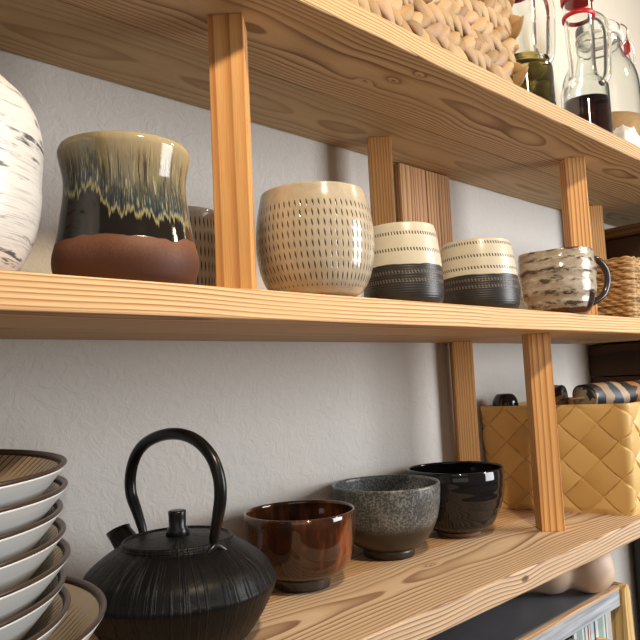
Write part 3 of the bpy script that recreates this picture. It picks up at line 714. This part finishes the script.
# ------------------------------------------------------------------ low chest under the shelves
CZ = -380
ch = thing('low_chest', 'grey stained chest with pale wooden legs standing under the lowest board', 'chest', V(1000, 700, -1350))
O = V(1000, 700, -1350)
def cbox(name, x0, x1, y0, y1, z0, z1, mat, bev=.002, parent=ch):
    c = ((x0+x1)/2, (y0+y1)/2, (z0+z1)/2); bm = bmesh.new(); box(bm, *(q/2000 for q in (x0-x1, x1-x0, y0-y1, y1-y0, z0-z1, z1-z0)), bev)
    base = O if parent is ch else parent_loc[parent.name]
    o = obj(name, bm, mat, parent, loc=V(*c)-base); parent_loc[o.name] = V(*c); return o
parent_loc = {}
t = NT('charcoal_stain'); n1 = t.noise(t.obj(), 14, 4); m_char = t.done(t.mix(n1, (.085, .09, .105), (.15, .158, .175)), .42)
t = NT('grey_wash'); x, y, z = t.sep(t.obj())[:3]; n1 = t.noise(t.comb(t.math('MULTIPLY', x, 6), y, t.math('MULTIPLY', z, 160)), 1, 4, .6)
m_wash = t.done(t.ramp(n1, [(.3, (.16, .19, .24)), (.65, (.50, .54, .58))]), .6)
m_pale = wood('pale_leg_wood', (.74, .53, .24), (.66, .44, .17), (.45, .27, .09), axis='Z', c=(.1, .1), spacing=.009, wander=.01, seed=6)
m_palex = wood('pale_edge_wood', (.66, .47, .30), (.58, .38, .22), (.36, .2, .1), axis='X', c=(.1, .1), spacing=.008, wander=.01, seed=6)
cbox('top_board', 560, 1214, 556, 780, CZ-26, CZ, m_char, .001)
cbox('front_edging', 560, 1214, 545, 555.6, CZ-6, CZ, m_palex, .001)
cbox('front_rail', 560, 1214, 546, 555.6, CZ-34, CZ-6.3, m_wash, .001)
cbox('chest_body', 580, 1190, 575, 775, -1290, CZ-26.5, flat('dark_chest_body', (.02, .018, .017), .7), .001)
for (lx, ly) in ((1216, 552), (1216, 768), (558, 552), (558, 768)):
    s = 1 if lx > 1000 else -1
    bm = bmesh.new()
    prof = [(0, -1350), (0, CZ-28), (1, CZ-8), (6, CZ-1), (13, CZ+1), (18, CZ-4), (23, CZ-16), (30, -600), (34, -1350)]
    prof = [(12+(p[0]-12) + (.0 if p[1] > -500 else 0), p[1]) for p in prof]
    fr = [bm.verts.new((s*p[0]/1000, -.014, (p[1]-CZ)/1000)) for p in prof]; bk = [bm.verts.new((s*p[0]/1000, .014, (p[1]-CZ)/1000)) for p in prof]
    bm.faces.new(fr); bm.faces.new(bk)
    for i in range(len(fr)): bm.faces.new((fr[i], fr[(i+1) % len(fr)], bk[(i+1) % len(fr)], bk[i]))
    obj('leg', bm, m_pale, ch, loc=V(lx, ly, CZ)-O)
t = NT('striped_door_print'); x, y, z = t.sep(t.obj())[:3]
m_prt = t.done(t.ramp(t.math('FRACT', t.math('MULTIPLY', x, 13)), [(0, (.55, .60, .62)), (.16, (.05, .09, .14)), (.24, (.70, .70, .66)), (.36, (.30, .42, .40)), (.62, (.70, .70, .66)), (.70, (.05, .22, .25)), (.76, (.70, .70, .66)), (.86, (.30, .03, .04)), (.92, (.75, .75, .72)), (.97, (.02, .03, .07))], 'CONSTANT'), .3)
dr = cbox('door', 1064, 1192, 562, 574, -760, CZ-42, m_prt, .001)
dkn = cbox('door_knob', 1140, 1156, 540, 561.5, CZ-88, CZ-72, m_pale, .004, dr)
cbox('door', 600, 1040, 562, 574, -760, CZ-42, m_char, .001)
cbox('wooden_block_handle', 1028, 1056, 545, 561.5, CZ-80, CZ-47, m_pale, .002)
# black ring on the chest door
# three-lobed pale ornament lying on the chest
n_ = 60; prof = []
A, B_ = Vector((1177, 541)), Vector((1045, 680.5)); Ltot = (A-B_).length
for i in range(n_+1):
    f = i/n_; s = f*Ltot
    cs = [(.19, 40, .23), (.54, 38, .24), (.83, 34, .20)]
    r = 0
    acc = 0
    for (c_, rad, wdt) in cs:
        d = (f-c_)/wdt
        if abs(d) < 1: acc += (rad*math.sqrt(1-d*d))**4
    r = acc**.25
    prof.append((max(r, .01), s))
prof[0] = (0, 0); prof[-1] = (0, prof[-1][1]) if prof[-1][0] < 1 else prof[-1]
prof = [p for i, p in enumerate(prof) if i in (0,) or p[0] > .5] + [(0, max(p[1] for p in prof if p[0] > .5)+1)]
bm = lathe(prof, 64); dv = (B_-A).normalized()
Rm = Matrix(((0, -dv.y*0, dv.x), (0, 0, dv.y), (0, 0, 0)))
xd = Vector((dv.x, dv.y, 0)); zd_ = Vector((0, 0, 1)); yd = zd_.cross(xd)
for v in bm.verts: v.co = xd*v.co.z + yd*v.co.x + zd_*(v.co.y - v.co.z*.035)
t = NT('pale_turned_wood'); m_lobe = t.done(t.mix(t.noise(t.obj(), 9, 3), (.70, .50, .36), (.80, .62, .47)), .5)
tag(obj('lobed_ornament', bm, m_lobe, None, True, V(A.x, A.y, CZ+41)), 'pale smooth three-lobed ornament lying on the grey chest', 'ornament')

# black box standing on the floor behind the chest
bm = bmesh.new(); box(bm, -.16, .35, -.09, .08, 0, .965, .01)
tag(obj('black_cabinet', bm, flat('matt_black', (.012, .012, .013), .5), None, False, V(1990, 700, -1350)), 'black cabinet on the floor right of the grey chest, at the photo edge', 'cabinet')
